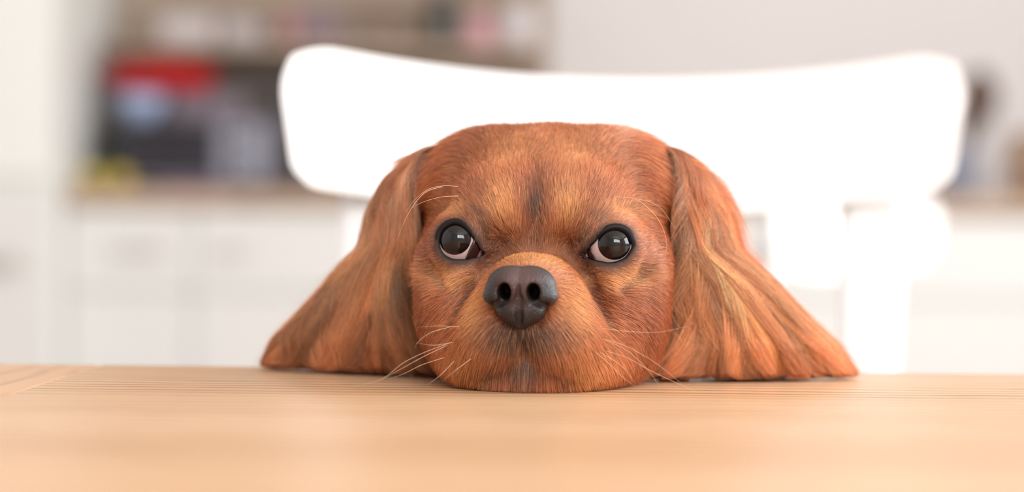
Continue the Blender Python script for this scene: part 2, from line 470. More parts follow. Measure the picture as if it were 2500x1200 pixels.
# ------------------------------------------------------------------ the white chairs
M_chair = mat('chair_white_lacquer', (250, 250, 250), 0.35, spec=0.35)
def chair_panel(name, yc, parent, sag=.0):
    """curved bent-wood back panel, given in the chair's own frame (x across, y back, z up)"""
    out = []
    # outline half-shape, symmetric: (x, z) in metres above the seat datum
    NX, NZ = 56, 20
    hw_top = .2005; top_c = .1545; top_e = .1735; bot_c = .072; bot_e = .089
    verts = []; faces = []
    def xz(u, v):
        # u in -1..1 across, v 0 (bottom) ..1 (top), rounded corners via superellipse squeeze
        au = abs(u)
        zt = top_c + (top_e - top_c) * au ** 2.0
        zb = bot_c + (bot_e - bot_c) * au ** 1.6
        half = .1885 + (.2005 - .1885) * v
        return au, zt, zb, half
    def pt(u, v, side):
        au, zt, zb, half = xz(u, v)
        z = zb + (zt - zb) * v
        x = half * u
        # corner rounding
        rt, rb = .036, .014
        for rr, zc, s in ((rt, zt - .0, 1), (rb, zb, -1)):
            dx = half - abs(x); dz = (zc - z) * s
            if dx < rr and dz < rr:
                # map square corner to round corner
                a = 1 - dx / rr; c = 1 - dz / rr
                m = max(a, c); l = math.hypot(a, c)
                if l > 1e-9:
                    f = m / l
                    nx = a * f; nz = c * f
                    x = math.copysign(half - rr + nx * rr, u); z = zc - s * (rr - nz * rr)
        y = -.052 * (x / .2) ** 2 + (.1565 - z) * -.0 + side
        return (x, yc + y, z)
    T = .009
    def row(side):
        base = len(verts)
        for j in range(NZ + 1):
            # cluster towards the ends so the corners are smooth
            v = .5 - .5 * math.cos(math.pi * j / NZ)
            for i in range(NX + 1):
                u = -math.cos(math.pi * i / NX)
                verts.append(pt(u, v, side))
        return base
    f0 = row(-T / 2); f1 = row(T / 2)
    W_ = NX + 1
    for j in range(NZ):
        for i in range(NX):
            a = j * W_ + i
            faces.append((f0 + a, f0 + a + 1, f0 + a + W_ + 1, f0 + a + W_))
            faces.append((f1 + a, f1 + a + W_, f1 + a + W_ + 1, f1 + a + 1))
    ring = [i for i in range(NX)] + [j * W_ + NX for j in range(NZ)] + [NZ * W_ + i for i in range(NX, 0, -1)] + [j * W_ for j in range(NZ, 0, -1)]
    for a, b_ in zip(ring, ring[1:] + ring[:1]):
        faces.append((f0 + a, f1 + a, f1 + b_, f0 + b_))
    o = link_mesh(name, verts, faces, M_chair, parent, True)
    return o

def make_chair(loc, rotz, label):
    e = tag(empty('dining_chair', loc, rotz), label, 'chair', 'white dining chairs')
    zt = TABLE_Z            # panel heights are measured from the table top
    p = chair_panel('backrest', .005, e); p.location = (0, 0, zt)
    for s in (-1, 1):
        bm = bmesh.new()
        # rear leg / back post: flat 34 mm post from floor to the panel
        pts = [(s * .185, .03, 0), (s * .165, .012, .2), (s * .15, .0, .45), (s * .148, -.006, .7), (s * .148, -.013, zt + .078), (s * .147, -.016, zt + .125)]
        n = len(pts); rings = []
        for i, q in enumerate(pts):
            hw = .0165 if i > 1 else .0145
            th = .009 if i < n - 1 else .004
            rings.append([bm.verts.new((q[0] + a * hw, q[1] + .012 + c * th, q[2])) for a, c in ((-1, -1), (1, -1), (1, 1), (-1, 1))])
        for a, c in zip(rings[:-1], rings[1:]):
            for k in range(4): bm.faces.new((a[k], a[(k + 1) % 4], c[(k + 1) % 4], c[k]))
        bm.faces.new(rings[0][::-1]); bm.faces.new(rings[-1])
        bmesh.ops.bevel(bm, geom=bm.edges[:], offset=.003, segments=2, affect='EDGES')
        obj('leg', bm, M_chair, e)
        bm = tube([(s * .17, -.385, 0), (s * .155, -.37, .25), (s * .15, -.36, .428)], [.011, .014, .016], 14)
        obj('leg', bm, M_chair, e, None, True)
    # seat: bent plywood, slightly dished, rounded corners
    verts = []; faces = []; N = 28
    for lay in (0, 1):
        for j in range(N + 1):
            for i in range(N + 1):
                u = 2 * i / N - 1; v = 2 * j / N - 1
                # square to rounded square
                k = 1 - .16 * (u * u) * (v * v)
                x = u * .2 * k; y = -.19 + v * .2 * k
                z = .45 - .008 * (1 - u * u) * (1 - v * v) - .014 * max(0, -v - .6) ** 2 / .16 - lay * .014
                verts.append((x, y, z))
    W_ = N + 1; off = W_ * W_
    for j in range(N):
        for i in range(N):
            a = j * W_ + i
            faces.append((a, a + 1, a + W_ + 1, a + W_)); faces.append((off + a, off + a + W_, off + a + W_ + 1, off + a + 1))
    ring = list(range(N)) + [j * W_ + N for j in range(N)] + [N * W_ + i for i in range(N, 0, -1)] + [j * W_ for j in range(N, 0, -1)]
    for a, b_ in zip(ring, ring[1:] + ring[:1]): faces.append((a, off + a, off + b_, b_))
    link_mesh('seat', verts, faces, M_chair, e, True)
    obj('seat_frame', box(-.15, .15, -.36, .0, .405, .432, .004), M_chair, e)
    return e
cx = W(1515, 300, 1.43).x
make_chair((cx, 1.43, 0), R(-.3), 'white bent-wood chair with a curved backrest right behind the dog')
c2 = make_chair((W(2020, 600, 2.75).x, 2.75, 0), R(52), 'second white chair standing sideways further back at right')
c2.scale = (.93, .93, .93)

# ------------------------------------------------------------------ the table
EDGE_Y = 1.121
M_top = wood('table_top_wood', (214, 176, 140), (204, 162, 122), (150, 108, 76), 'X', 0.36, True, 0.0)
M_end = wood('table_end_wood', (208, 166, 130), (196, 150, 112), (156, 112, 80), 'Y', 0.38, True, 4.0)
t = tag(empty('dining_table', (0.35, .66, 0)), 'pale wooden dining table filling the foreground under the dog chin', 'table')
SEAM = -.191
def slab(x0, x1, y0, y1, m, nm):
    o = obj(nm, box(x0 - .35, x1 - .35, y0 - .66, y1 - .66, TABLE_Z - .028, TABLE_Z, .0016, 3), m, t)
    return o
slab(SEAM + .0004, 1.15, .20, EDGE_Y, M_top, 'tabletop')
slab(SEAM - .11, SEAM - .0004, .20, EDGE_Y, M_end, 'end_board')
for (lx, ly) in ((-.27, .24), (-.27, 1.08), (1.1, .24), (1.1, 1.08)):
    obj('leg', box(lx - .03 - .35, lx + .03 - .35, ly - .03 - .66, ly + .03 - .66, 0, TABLE_Z - .029, .004), M_end, t)
obj('apron', box(-.24 - .35, 1.07 - .35, .262 - .66, .28 - .66, TABLE_Z - .1, TABLE_Z - .029, .002), M_end, t)

# ------------------------------------------------------------------ THE DOG
# own frame in millimetres: X to the picture's right, Y away from the camera, Z up; origin between the eyes
YAW_S = .125; YAW_C = math.sqrt(1 - YAW_S ** 2)
DO = np.array([.0092, .985, TABLE_Z + .0591])
TZ = -59.1                   # table top in the dog frame
def to_world(P):
    P = np.asarray(P, dtype=np.float64)
    X, Y, Z = P[..., 0] / 1000, P[..., 1] / 1000, P[..., 2] / 1000
    return np.stack([DO[0] + X * YAW_C + Y * YAW_S, DO[1] - X * YAW_S + Y * YAW_C, DO[2] + Z], -1)
def to_local(Wp):
    d = np.asarray(Wp, dtype=np.float64) - DO
    return np.stack([(d[..., 0] * YAW_C - d[..., 1] * YAW_S) * 1000, (d[..., 0] * YAW_S + d[..., 1] * YAW_C) * 1000, d[..., 2] * 1000], -1)
def PL(px, py, depth): return to_local(np.array(W(px, py, depth)))

def smin(a, b, k):
    h = np.maximum(k - np.abs(a - b), 0) / k
    return np.minimum(a, b) - h * h * k * .25
def smax(a, b, k): return -smin(-a, -b, k)
def ell(P, c, r):
    q0 = (P[..., 0] - c[0]) / r[0]; q1 = (P[..., 1] - c[1]) / r[1]; q2 = (P[..., 2] - c[2]) / r[2]
    k0 = np.sqrt(q0 * q0 + q1 * q1 + q2 * q2)
    k1 = np.sqrt((q0 / r[0]) ** 2 + (q1 / r[1]) ** 2 + (q2 / r[2]) ** 2) + 1e-9
    return k0 * (k0 - 1) / k1
def cap(P, a, b, ra, rb):
    a = np.array(a, P.dtype); b = np.array(b, P.dtype); ba = b - a
    t_ = np.clip(((P[..., 0] - a[0]) * ba[0] + (P[..., 1] - a[1]) * ba[1] + (P[..., 2] - a[2]) * ba[2]) / float(ba @ ba), 0, 1)
    d = np.sqrt((P[..., 0] - a[0] - ba[0] * t_) ** 2 + (P[..., 1] - a[1] - ba[1] * t_) ** 2 + (P[..., 2] - a[2] - ba[2] * t_) ** 2)
    return d - (ra + (rb - ra) * t_)

# ---- eyes, measured on the photograph
RE = 11.6
EYES = []
for cpx, depth, iris, contour in (
    ((1115, 592), .989, (1108, 580), [(1064, 590), (1068, 566), (1083, 549), (1105, 540), (1126, 544), (1141, 556), (1152, 571), (1161, 588), (1172, 608), (1183, 621), (1168, 628), (1151, 632), (1122, 636), (1096, 634), (1077, 623), (1067, 607)]),
    ((1492, 602), .981, (1500, 592), [(1413, 627), (1432, 608), (1450, 586), (1465, 568), (1482, 557), (1501, 553), (1520, 557), (1536, 569), (1543, 586), (1547, 603), (1540, 617), (1528, 632), (1510, 640), (1490, 644), (1467, 641), (1445, 636), (1427, 632)])):
    c = PL(cpx[0], cpx[1], depth)
    C = np.array([c[0], c[1] + RE, c[2]])
    ct = np.array([PL(x, y, depth)[[0, 2]] for x, y in contour]) - C[[0, 2]]
    ang = np.arctan2(ct[:, 1], ct[:, 0]); rad = np.hypot(ct[:, 0], ct[:, 1])
    o_ = np.argsort(ang); ang = ang[o_]; rad = rad[o_]
    tab_a = np.concatenate([ang - 2 * np.pi, ang, ang + 2 * np.pi]); tab_r = np.tile(rad, 3)
    i_ = PL(iris[0], iris[1], depth)
    EYES.append(dict(C=C, a=tab_a, r=tab_r, iris=np.array([i_[0], i_[2]]) - C[[0, 2]]))
def eye_edge(P, E):
    """signed distance in the XZ plane to the lid contour (negative inside) and the direction from the eye"""
    dx = P[..., 0] - E['C'][0]; dz = P[..., 2] - E['C'][2]
    d = np.hypot(dx, dz); th = np.arctan2(dz, dx)
    return d - np.interp(th, E['a'], E['r']), d

NPOS = PL(1270, 714, .9445)
CREASES = []
def head_sdf(P):
    X, Y, Z = P[..., 0], P[..., 1], P[..., 2]
    aX = np.abs(X)
    Q = np.stack([aX, Y, Z], -1)
    f = ell(Q, (0, 56, 4), (50, 50, 46.5))                    # skull
    f = smin(f, ell(Q, (27, 58, 20), (26, 32, 28.5)), 10)     # parietal fullness, flat-topped dome
    f = smin(f, ell(Q, (17, 17, 12), (15, 13, 17)), 16)      # brows
    f = smin(f, ell(Q, (31, 36, -28), (21, 36, 30)), 14)    # cheeks
    f = smin(f, ell(Q, (27, 12, -27), (18, 19.5, 18)), 12)     # fills under the eye
    f = smin(f, ell(Q, (38, 30, -8), (13, 24, 16)), 10)     # cheek bones
    f = smin(f, ell(Q, (0, -9, -21.5), (20, 31, 17.5)), 8)     # bridge of the muzzle
    f = smin(f, ell(Q, (12, -12, -35.5), (16.5, 23.5, 16.5)), 9)     # lip pads
    f = smin(f, ell(Q, (17, 4, -46), (19, 25, 12)), 14)     # flews spread on the table
    f = smin(f, ell(Q, (0, -12, -50), (19, 15, 9.5)), 8)      # chin
    f = smin(f, ell(Q, (0, 34, -44), (40, 50, 16)), 12)     # jaw and throat
    # stop: groove between the brows
    f = smax(f, -cap(Q, (0, -1.5, 24), (0, -3.5, 4), 4.2, 6.4), 9)
    f = smax(f, -cap(Q, (0, 1, 18), (0, 5, 34), 1.6, .6), 8)
    # creases that part the muzzle from the cheeks and the pouch under the eye
    for a_, b_, w_ in CREASES:
        f = smax(f, -cap(Q, a_, b_, w_, w_ * .8), 7)
    # bed of the nose leather
    f = smax(f, -ell(P, (NPOS[0], NPOS[1] + 1.5, NPOS[2] - .5), (12.5, 9.5, 11.5)), 3)
    # mouth line: shallow crease under the lip pads
    f = smax(f, -cap(Q, (0, -34, -47.5), (20, -27, -52), .9, .7), 4)
    f = smax(f, -cap(Q, (0, -37.5, -34), (0, -36.5, -46.5), .8, .9), 2.5)
    return f

def front_y(x, z, lo=-60.0, hi=60.0):
    y = np.arange(lo, hi, .25)
    f = head_sdf(np.stack([np.full_like(y, x), y, np.full_like(y, z)], -1))
    k = np.argmax(f < 0)
    return float(y[k])
_cr = [((13, -2), (19, -8), 2.2), ((19, -8), (25, -20), 1.2), ((25, -20), (29, -28), .6),
       ((42.5, -2), (41.5, -11), .9), ((41.5, -11), (34, -17), .7)]
_tmp = [((a[0], front_y(*a), a[1]), (b[0], front_y(*b), b[1]), w) for a, b, w in _cr]
CREASES.extend(_tmp)
def ear_sdf(P):
    X, Y, Z = P[..., 0], P[..., 1], P[..., 2]
    Q = np.stack([np.where(X > 0, X * (1 - .035 * np.clip((10 - Z) / 20, 0, 1)), -X / 1.03), Y, Z], -1)
    f = ell(Q, (46, 58, 28), (13, 15, 12))
    f = smin(f, ell(Q, (58, 64, 14), (11, 12, 17)), 9)
    f = smin(f, ell(Q, (62, 67, -12), (13, 12, 21)), 9)
    f = smin(f, ell(Q, (77, 82, -36), (22, 11, 18)), 10)
    f = smin(f, ell(Q, (89, 91, -49), (29, 9, 10)), 10)
    f = smin(f, ell(Q, (54, 64, -38), (12, 13, 20)), 8)
    return f

def body_sdf(P):
    X = P[..., 0]
    Q = np.stack([np.abs(X), P[..., 1], P[..., 2]], -1)
    f = cap(P, (0, 92, -8), (-8, 168, -62), 40, 46)
    f = smin(f, ell(P, (-12, 205, -165), (66, 62, 112)), 30)
    f = smin(f, ell(P, (-20, 265, -275), (78, 84, 78)), 40)
    f = smin(f, cap(Q, (36, 178, -190), (36, 172, -338), 26, 14), 14)
    f = smin(f, ell(Q, (36, 160, -348), (16, 24, 12)), 6)
    f = smin(f, ell(Q, (70, 245, -315), (30, 56, 42)), 16)
    f = smin(f, ell(Q, (78, 190, -347), (17, 34, 13)), 8)
    f = smin(f, cap(P, (-15, 335, -330), (70, 372, -345), 16, 8), 12)
    return f

def dog_sdf(P):
    f = head_sdf(P)
    for E in EYES:
        d = np.sqrt((P[..., 0] - E['C'][0]) ** 2 + (P[..., 1] - E['C'][1]) ** 2 + (P[..., 2] - E['C'][2]) ** 2)
        f = smin(f, d - (RE + 1.5), 6)                       # lids round the eyeball
    f = smin(f, ear_sdf(P), 6)
    f = smin(f, body_sdf(P), 16)
    for E in EYES:
        e_, _ = eye_edge(P, E)
        hole = np.maximum(e_ + .3, P[..., 1] - E['C'][1])
        f = smax(f, -hole, 1.2)
    # rests on the table top: nothing goes below it this side of the edge
    slab_ = np.maximum(P[..., 2] - (TZ + .3), P[..., 1] - 150)
    f = smax(f, -slab_, 2.0)
    return f

def surface_nets(F, xs, ys, zs):
    S = F < 0
    nx, ny, nz = F.shape
    cnt = np.zeros((nx - 1, ny - 1, nz - 1), np.int8)
    for a in (0, 1):
        for b in (0, 1):
            for c in (0, 1):
                cnt += S[a:nx - 1 + a, b:ny - 1 + b, c:nz - 1 + c]
    I, J, K = np.nonzero((cnt > 0) & (cnt < 8))
    acc = np.zeros((len(I), 3)); num = np.zeros(len(I))
    corners = [(a, b, c) for a in (0, 1) for b in (0, 1) for c in (0, 1)]
    for p in corners:
        for ax in range(3):
            if p[ax]: continue
            q = list(p); q[ax] = 1
            f0 = F[I + p[0], J + p[1], K + p[2]]; f1 = F[I + q[0], J + q[1], K + q[2]]
            m = (f0 < 0) != (f1 < 0)
            t_ = np.where(m, f0 / np.where(m, f0 - f1, 1), 0)
            P0 = np.stack([xs[I + p[0]], ys[J + p[1]], zs[K + p[2]]], -1)
            P1 = np.stack([xs[I + q[0]], ys[J + q[1]], zs[K + q[2]]], -1)
            acc += np.where(m[:, None], P0 + (P1 - P0) * t_[:, None], 0); num += m
    V = acc / num[:, None]
    idx = -np.ones(cnt.shape, np.int64); idx[I, J, K] = np.arange(len(I))
    quads = []
    for ax in range(3):
        sl0 = [slice(None)] * 3; sl1 = [slice(None)] * 3
        sl0[ax] = slice(0, -1); sl1[ax] = slice(1, None)
        D = S[tuple(sl0)].astype(np.int8) - S[tuple(sl1)].astype(np.int8)
        A = np.argwhere(D != 0)
        o1, o2 = [a for a in range(3) if a != ax]
        ok = (A[:, o1] > 0) & (A[:, o2] > 0) & (A[:, o1] < F.shape[o1] - 1) & (A[:, o2] < F.shape[o2] - 1)
        A = A[ok]
        d = D[A[:, 0], A[:, 1], A[:, 2]]
        def cell(s1, s2):
            B = A.copy(); B[:, o1] -= s1; B[:, o2] -= s2
            return idx[B[:, 0], B[:, 1], B[:, 2]]
        q = np.stack([cell(1, 1), cell(0, 1), cell(0, 0), cell(1, 0)], -1)
        flip = (d > 0) if ax != 1 else (d < 0)
        q[~flip] = q[~flip][:, ::-1]
        quads.append(q)
    return V, np.concatenate(quads)

def grad(f, P, h=.25):
    g = np.empty_like(P)
    for a in range(3):
        e_ = np.zeros(3); e_[a] = h
        g[:, a] = f(P + e_) - f(P - e_)
    n = np.linalg.norm(g, axis=1, keepdims=True)
    return g / (n + 1e-12), n[:, 0] / (2 * h)

def mesh_np(name, V, F, m, parent=None, smooth=True):
    me = bpy.data.meshes.new(name)
    n = F.shape[1]
    me.vertices.add(len(V)); me.vertices.foreach_set('co', np.asarray(V, np.float32).ravel())
    me.loops.add(F.size); me.loops.foreach_set('vertex_index', F.ravel().astype(np.int32))
    me.polygons.add(len(F)); me.polygons.foreach_set('loop_start', np.arange(0, F.size, n, dtype=np.int32))
    me.update(calc_edges=True); me.validate()
    if smooth: me.polygons.foreach_set('use_smooth', np.ones(len(me.polygons), bool))
    if m is not None: me.materials.append(m)
    o = bpy.data.objects.new(name, me); COL.objects.link(o)
    if parent is not None: o.parent = parent
    return o

def axis(parts):
    out = [np.arange(a, b, s) for a, b, s in parts]
    return np.concatenate(out)
xs = axis([(-136, -58, 3.0), (-58, 58, 1.25), (58, 142, 3.0)])
ys = axis([(-54, 30, 1.25), (30, 110, 2.5), (110, 400, 5.0)])
zs = axis([(-366, -63, 5.0), (-63, 56, 1.25)])
G3 = np.stack(np.meshgrid(xs, ys, zs, indexing='ij'), -1).astype(np.float32)
Fg = np.empty(G3.shape[:3], np.float32)
for i0 in range(0, len(xs), 16): Fg[i0:i0 + 16] = dog_sdf(G3[i0:i0 + 16])
del G3
V, Q4 = surface_nets(Fg, xs, ys, zs)
for _ in range(2):
    g, gn = grad(dog_sdf, V)
    f = dog_sdf(V)
    stp = np.clip(f / np.maximum(gn, .4), -1.0, 1.0)
    V = V - g * stp[:, None]

# ---- noise helper (smooth, trigonometric)
def tnoise(P, s, seed):
    r_ = np.random.default_rng(seed)
    out = 0
    for k in range(6):
        w = r_.normal(size=3) / s; ph = r_.uniform(0, 6.28)
        out = out + np.sin(P @ w + ph)
    return out / 2.45        # about unit variance

# ---- coat colours of the dog by place, with groove and side shade painted in
def cl(*c): return np.array(srgb(*c)[:3])
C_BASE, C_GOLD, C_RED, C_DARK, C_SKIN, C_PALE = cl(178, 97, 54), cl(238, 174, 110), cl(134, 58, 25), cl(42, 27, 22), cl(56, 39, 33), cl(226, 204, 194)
def blob(P, c, r):
    q = (P - np.array(c)) / np.array(r)
    return np.exp(-(q ** 2).sum(-1))
def mixc(c, tgt, w): return c + (tgt - c) * np.clip(w, 0, 1)[:, None]
def coat(P):
    c = np.tile(C_BASE, (len(P), 1))
    c = mixc(c, C_RED, .35 * (tnoise(P, 14, 3) > 0) * np.clip(tnoise(P, 14, 3), 0, 1))
    X = P[:, 0]
    F = 60.0                                                                 # only the face side counts
    for s in (-1, 1):
        M = P * np.array([s, 1, 1])
        c = mixc(c, C_GOLD, .8 * blob(M, (13, 0, 13), (6, F, 9)))            # pale inner brows
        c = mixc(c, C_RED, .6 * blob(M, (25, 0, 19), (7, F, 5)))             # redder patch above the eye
        c = mixc(c, C_GOLD, .45 * blob(M, (33, 0, 13), (9, F, 3)))
        c = mixc(c, C_GOLD, .35 * blob(M, (13, 10, 36), (10, F, 8)))
        c = mixc(c, C_GOLD, .75 * blob(M, (38, 0, -13), (9, F, 4)))          # pale crescent under the eye
        c = mixc(c, C_GOLD, .6 * blob(M, (28, 0, -15), (9, F, 3)))
        c = mixc(c, C_RED, .6 * blob(M, (44, 10, -27), (10, F, 14)))  # cheek shade put into the fur colour
        c = mixc(c, C_GOLD, .7 * blob(M, (18, -30, -24), (6, F, 9)))         # pale beside the nose
        c = mixc(c, C_GOLD, .5 * blob(M, (24, -4, -47), (9, F, 9)))
        c = mixc(c, C_RED, .5 * np.clip((M[:, 0] - 40) / 8, 0, 1) * (P[:, 2] < 25))  # painted shade darkens the head sides towards the ears
        c = mixc(c, C_RED, .85 * blob(M, (15, 0, -3), (5, 30, 6)))  # upper end of the painted crease shade
        c = mixc(c, C_RED, .8 * blob(M, (24, 0, -20), (3.5, 30, 9)))            # crease at the inner corner, its shade painted into the fur
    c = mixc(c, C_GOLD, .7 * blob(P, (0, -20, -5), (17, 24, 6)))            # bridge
    c = mixc(c, C_RED, .85 * blob(P, (0, 0, 13), (6.5, F, 15)))              # stop: groove shadow painted into the fur
    c = mixc(c, C_DARK, .8 * blob(P, (0, 0, 11), (3.6, F, 9)))  # darkest core of the painted groove shadow
    c = mixc(c, cl(52, 40, 38), .96 * blob(P, (-1, -36, -34), (16, 24, 7)))        # smoky upper lip
    c = mixc(c, cl(52, 40, 38), .95 * blob(P, (-2, -36, -46.0), (15, 22, 2.8)))
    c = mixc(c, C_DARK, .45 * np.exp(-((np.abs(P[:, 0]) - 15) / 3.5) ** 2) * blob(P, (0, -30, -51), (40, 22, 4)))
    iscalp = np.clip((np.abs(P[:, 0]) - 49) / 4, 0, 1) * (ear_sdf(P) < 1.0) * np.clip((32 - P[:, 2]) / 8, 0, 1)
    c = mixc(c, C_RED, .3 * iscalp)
    for E in EYES:
        e_, d = eye_edge(P, E)
        near = (P[:, 1] < 40)
        s = np.sign(E['C'][0])
        c = mixc(c, C_SKIN, .95 * np.exp(-np.maximum(e_ - .6, 0) ** 2 / 1.4) * near)
        inner = E['C'] + np.array([-s * 11.5, 0, 1.5])
        c = mixc(c, C_SKIN, .95 * blob(P, inner, (4.6, 18, 7.5)))
        c = mixc(c, C_DARK, .6 * blob(P, E['C'] + np.array([-s * 6, 0, 10.0]), (6, 18, 3)))
        c = mixc(c, C_SKIN, .7 * blob(P, E['C'] + np.array([-s * 4, 0, -9.0]), (9, 16, 2.8)))
    return c

def coat_skin(P):
    return coat(P) * .6

M_skin = bpy.data.materials.new('dog_skin'); M_skin.use_nodes = True
nt = M_skin.node_tree
at = nt.nodes.new('ShaderNodeAttribute'); at.attribute_name = 'coat'
nt.links.new(at.outputs['Color'], nt.nodes['Principled BSDF'].inputs['Base Color'])
nt.nodes['Principled BSDF'].inputs['Roughness'].default_value = .7
dog = mesh_np('spaniel_dog', to_world(V), Q4, M_skin)
tag(dog, 'ruby brown spaniel resting its chin on the wooden table, looking up', 'dog')
ca = dog.data.attributes.new('coat', 'FLOAT_COLOR', 'POINT')
cc = np.ones((len(dog.data.vertices), 4), np.float32)
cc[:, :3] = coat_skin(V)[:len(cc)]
ca.data.foreach_set('color', cc.ravel())

# ---- hair material
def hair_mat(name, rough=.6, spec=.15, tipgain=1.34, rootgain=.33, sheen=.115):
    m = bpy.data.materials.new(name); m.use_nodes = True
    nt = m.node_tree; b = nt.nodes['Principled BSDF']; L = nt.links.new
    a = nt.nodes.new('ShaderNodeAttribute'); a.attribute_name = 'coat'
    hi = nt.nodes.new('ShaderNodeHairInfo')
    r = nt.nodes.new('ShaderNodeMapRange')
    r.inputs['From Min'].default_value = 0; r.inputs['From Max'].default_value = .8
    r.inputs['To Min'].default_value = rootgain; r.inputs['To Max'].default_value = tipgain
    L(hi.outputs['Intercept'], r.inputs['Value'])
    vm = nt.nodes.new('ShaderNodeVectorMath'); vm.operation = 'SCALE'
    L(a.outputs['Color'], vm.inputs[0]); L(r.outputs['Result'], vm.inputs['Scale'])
    L(vm.outputs[0], b.inputs['Base Color'])
    b.inputs['Roughness'].default_value = rough
    b.inputs['Specular IOR Level'].default_value = spec
    hb = nt.nodes.new('ShaderNodeBsdfHair'); hb.component = 'Reflection'
    hb.inputs['Color'].default_value = (1.0, .86, .74, 1)
    hb.inputs['Offset'].default_value = math.radians(-4)
    hb.inputs['RoughnessU'].default_value = .22; hb.inputs['RoughnessV'].default_value = .9
    ms = nt.nodes.new('ShaderNodeMixShader'); ms.inputs[0].default_value = sheen
    L(b.outputs[0], ms.inputs[1]); L(hb.outputs[0], ms.inputs[2])
    L(ms.outputs[0], nt.nodes['Material Output'].inputs['Surface'])
    return m
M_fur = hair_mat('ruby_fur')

def hair_object(name, pts, radii, colors, parent, m, steps):
    """pts (N, K, 3) world metres; radii (N, K); colors (N, 3)"""
    N, K = pts.shape[:2]
    hc = bpy.data.hair_curves.new(name)
    hc.add_curves([K] * N)
    hc.attributes['position'].data.foreach_set('vector', np.ascontiguousarray(pts, np.float32).ravel())
    ra = hc.attributes.get('radius') or hc.attributes.new('radius', 'FLOAT', 'POINT')
    ra.data.foreach_set('value', np.ascontiguousarray(radii, np.float32).ravel())
    c4 = np.ones((N, 4), np.float32); c4[:, :3] = np.clip(colors, 0, 1)
    a = hc.attributes.new('coat', 'FLOAT_COLOR', 'CURVE'); a.data.foreach_set('color', c4.ravel())
    hc.materials.append(m)
    o = bpy.data.objects.new(name, hc); COL.objects.link(o); o.parent = parent
    return o

# ---- short fur on head and body
tri = np.concatenate([Q4[:, [0, 1, 2]], Q4[:, [0, 2, 3]]])
A, B, Cc = V[tri[:, 0]], V[tri[:, 1]], V[tri[:, 2]]
ar = np.linalg.norm(np.cross(B - A, Cc - A), axis=1) / 2
cen = (A + B + Cc) / 3
gN, _ = grad(dog_sdf, cen)
NOSE = np.array([0.0, -46, -18])
dens = np.where(cen[:, 1] < 30, 1.0, .75)
dens *= np.where((gN[:, 1] > .55) & (cen[:, 1] > 40), .25, 1)         # back of the head
dens *= np.where(cen[:, 1] > 125, .06, 1) * np.where(cen[:, 2] < -62, .5, 1)
dens *= np.where(cen[:, 2] < TZ + .9, .0, 1) + np.where(cen[:, 1] > 150, .3, 0)
for E in EYES:
    e_, d = eye_edge(cen, E)
    dens *= np.where((e_ < .55) & (cen[:, 1] < 40), 0, 1)
isear = (ear_sdf(cen) < .8) & (np.abs(cen[:, 0]) > 50)
dens *= np.where(isear, .35, 1)
for E in EYES:
    e_, d = eye_edge(cen, E)
    dens *= np.where((e_ < 6) & (cen[:, 1] < 40), 2.2, 1)
nd = ell(cen, (0, -45, -19), (15.5, 9, 12.5))
dens *= np.where(nd < .0, 0, 1)
NH = 330000
pr_ = ar * np.maximum(dens, 0); pr_ /= pr_.sum()
ti = rng.choice(len(tri), NH, p=pr_)
r1 = np.sqrt(rng.random(NH)); r2 = rng.random(NH)
P = A[ti] * (1 - r1)[:, None] + B[ti] * (r1 * (1 - r2))[:, None] + Cc[ti] * (r1 * r2)[:, None]
Nn = gN[ti]
e_all = [eye_edge(P, E)[0] for E in EYES]
emin = np.minimum(np.abs(e_all[0]), np.abs(e_all[1])); emin = np.where(P[:, 1] > 40, 99, emin)
# length map
Ln = np.full(NH, 7.5)
Ln = Ln + 3.0 * np.clip((P[:, 1] - 30) / 40, 0, 1) + 3.0 * np.clip((P[:, 1] - 120) / 60, 0, 1) * 3
Ln = Ln - 3.6 * blob(P, (0, -24, -10), (24, 26, 14)) 
Ln = Ln + 4.0 * blob(P, (0, -20, -50), (34, 40, 10)) 
Ln = np.where(np.abs(P[:, 0]) > 44, Ln + 1.5, Ln)
ear_p = np.clip((np.abs(P[:, 0]) - 49) / 4, 0, 1) * (ear_sdf(P) < 1.0) * np.clip((32 - P[:, 2]) / 8, 0, 1)
erf_ = (1 - ear_p) * np.clip((np.abs(P[:, 0]) - 24) / 14, 0, 1) * np.clip((P[:, 2] - 16) / 14, 0, 1) * np.clip((P[:, 1] - 24) / 14, 0, 1)
Ln = Ln + 8 * erf_
nd_p = ell(P, (0, -45, -19), (15.5, 9, 12.5))
Ln *= .35 + .65 * np.clip(nd_p / 7, 0, 1)
Ln *= .24 + .76 * np.clip((emin - .6) / 7, 0, 1)
Ln *= rng.uniform(.75, 1.2, NH)
# flow: away from the nose, radiating from the eyes, falling on cheeks and chin
v = P - NOSE
v /= np.linalg.norm(v, axis=1, keepdims=True)
for E, ee in zip(EYES, e_all):
    w = np.exp(-np.maximum(ee, 0) / 4.5) * (P[:, 1] < 40)
    ve = P - E['C']; ve[:, 1] = 0; ve /= np.linalg.norm(ve, axis=1, keepdims=True) + 1e-9
    s = np.sign(E['C'][0])
    ve = ve * .8 + np.array([s * .55, .2, 0])
    v = v * (1 - .8 * w)[:, None] + ve * (.8 * w)[:, None]
low = np.clip((-P[:, 2] - 8) / 25, 0, 1) * np.clip((P[:, 1] + 30) / 30, 0, 1)
v = v + np.array([0, 0, -.45]) * low[:, None]
chin = blob(P, (0, -30, -50), (30, 26, 10))
v = v + np.array([0, 0, -.8]) * chin[:, None]
side = np.clip((np.abs(P[:, 0]) - 30) / 20, 0, 1) * np.clip((P[:, 2] - 5) / 20, 0, 1)
v = v + (np.sign(P[:, 0]) * side)[:, None] * np.array([.5, 0, 0]) + side[:, None] * np.array([0, 0, -.55])
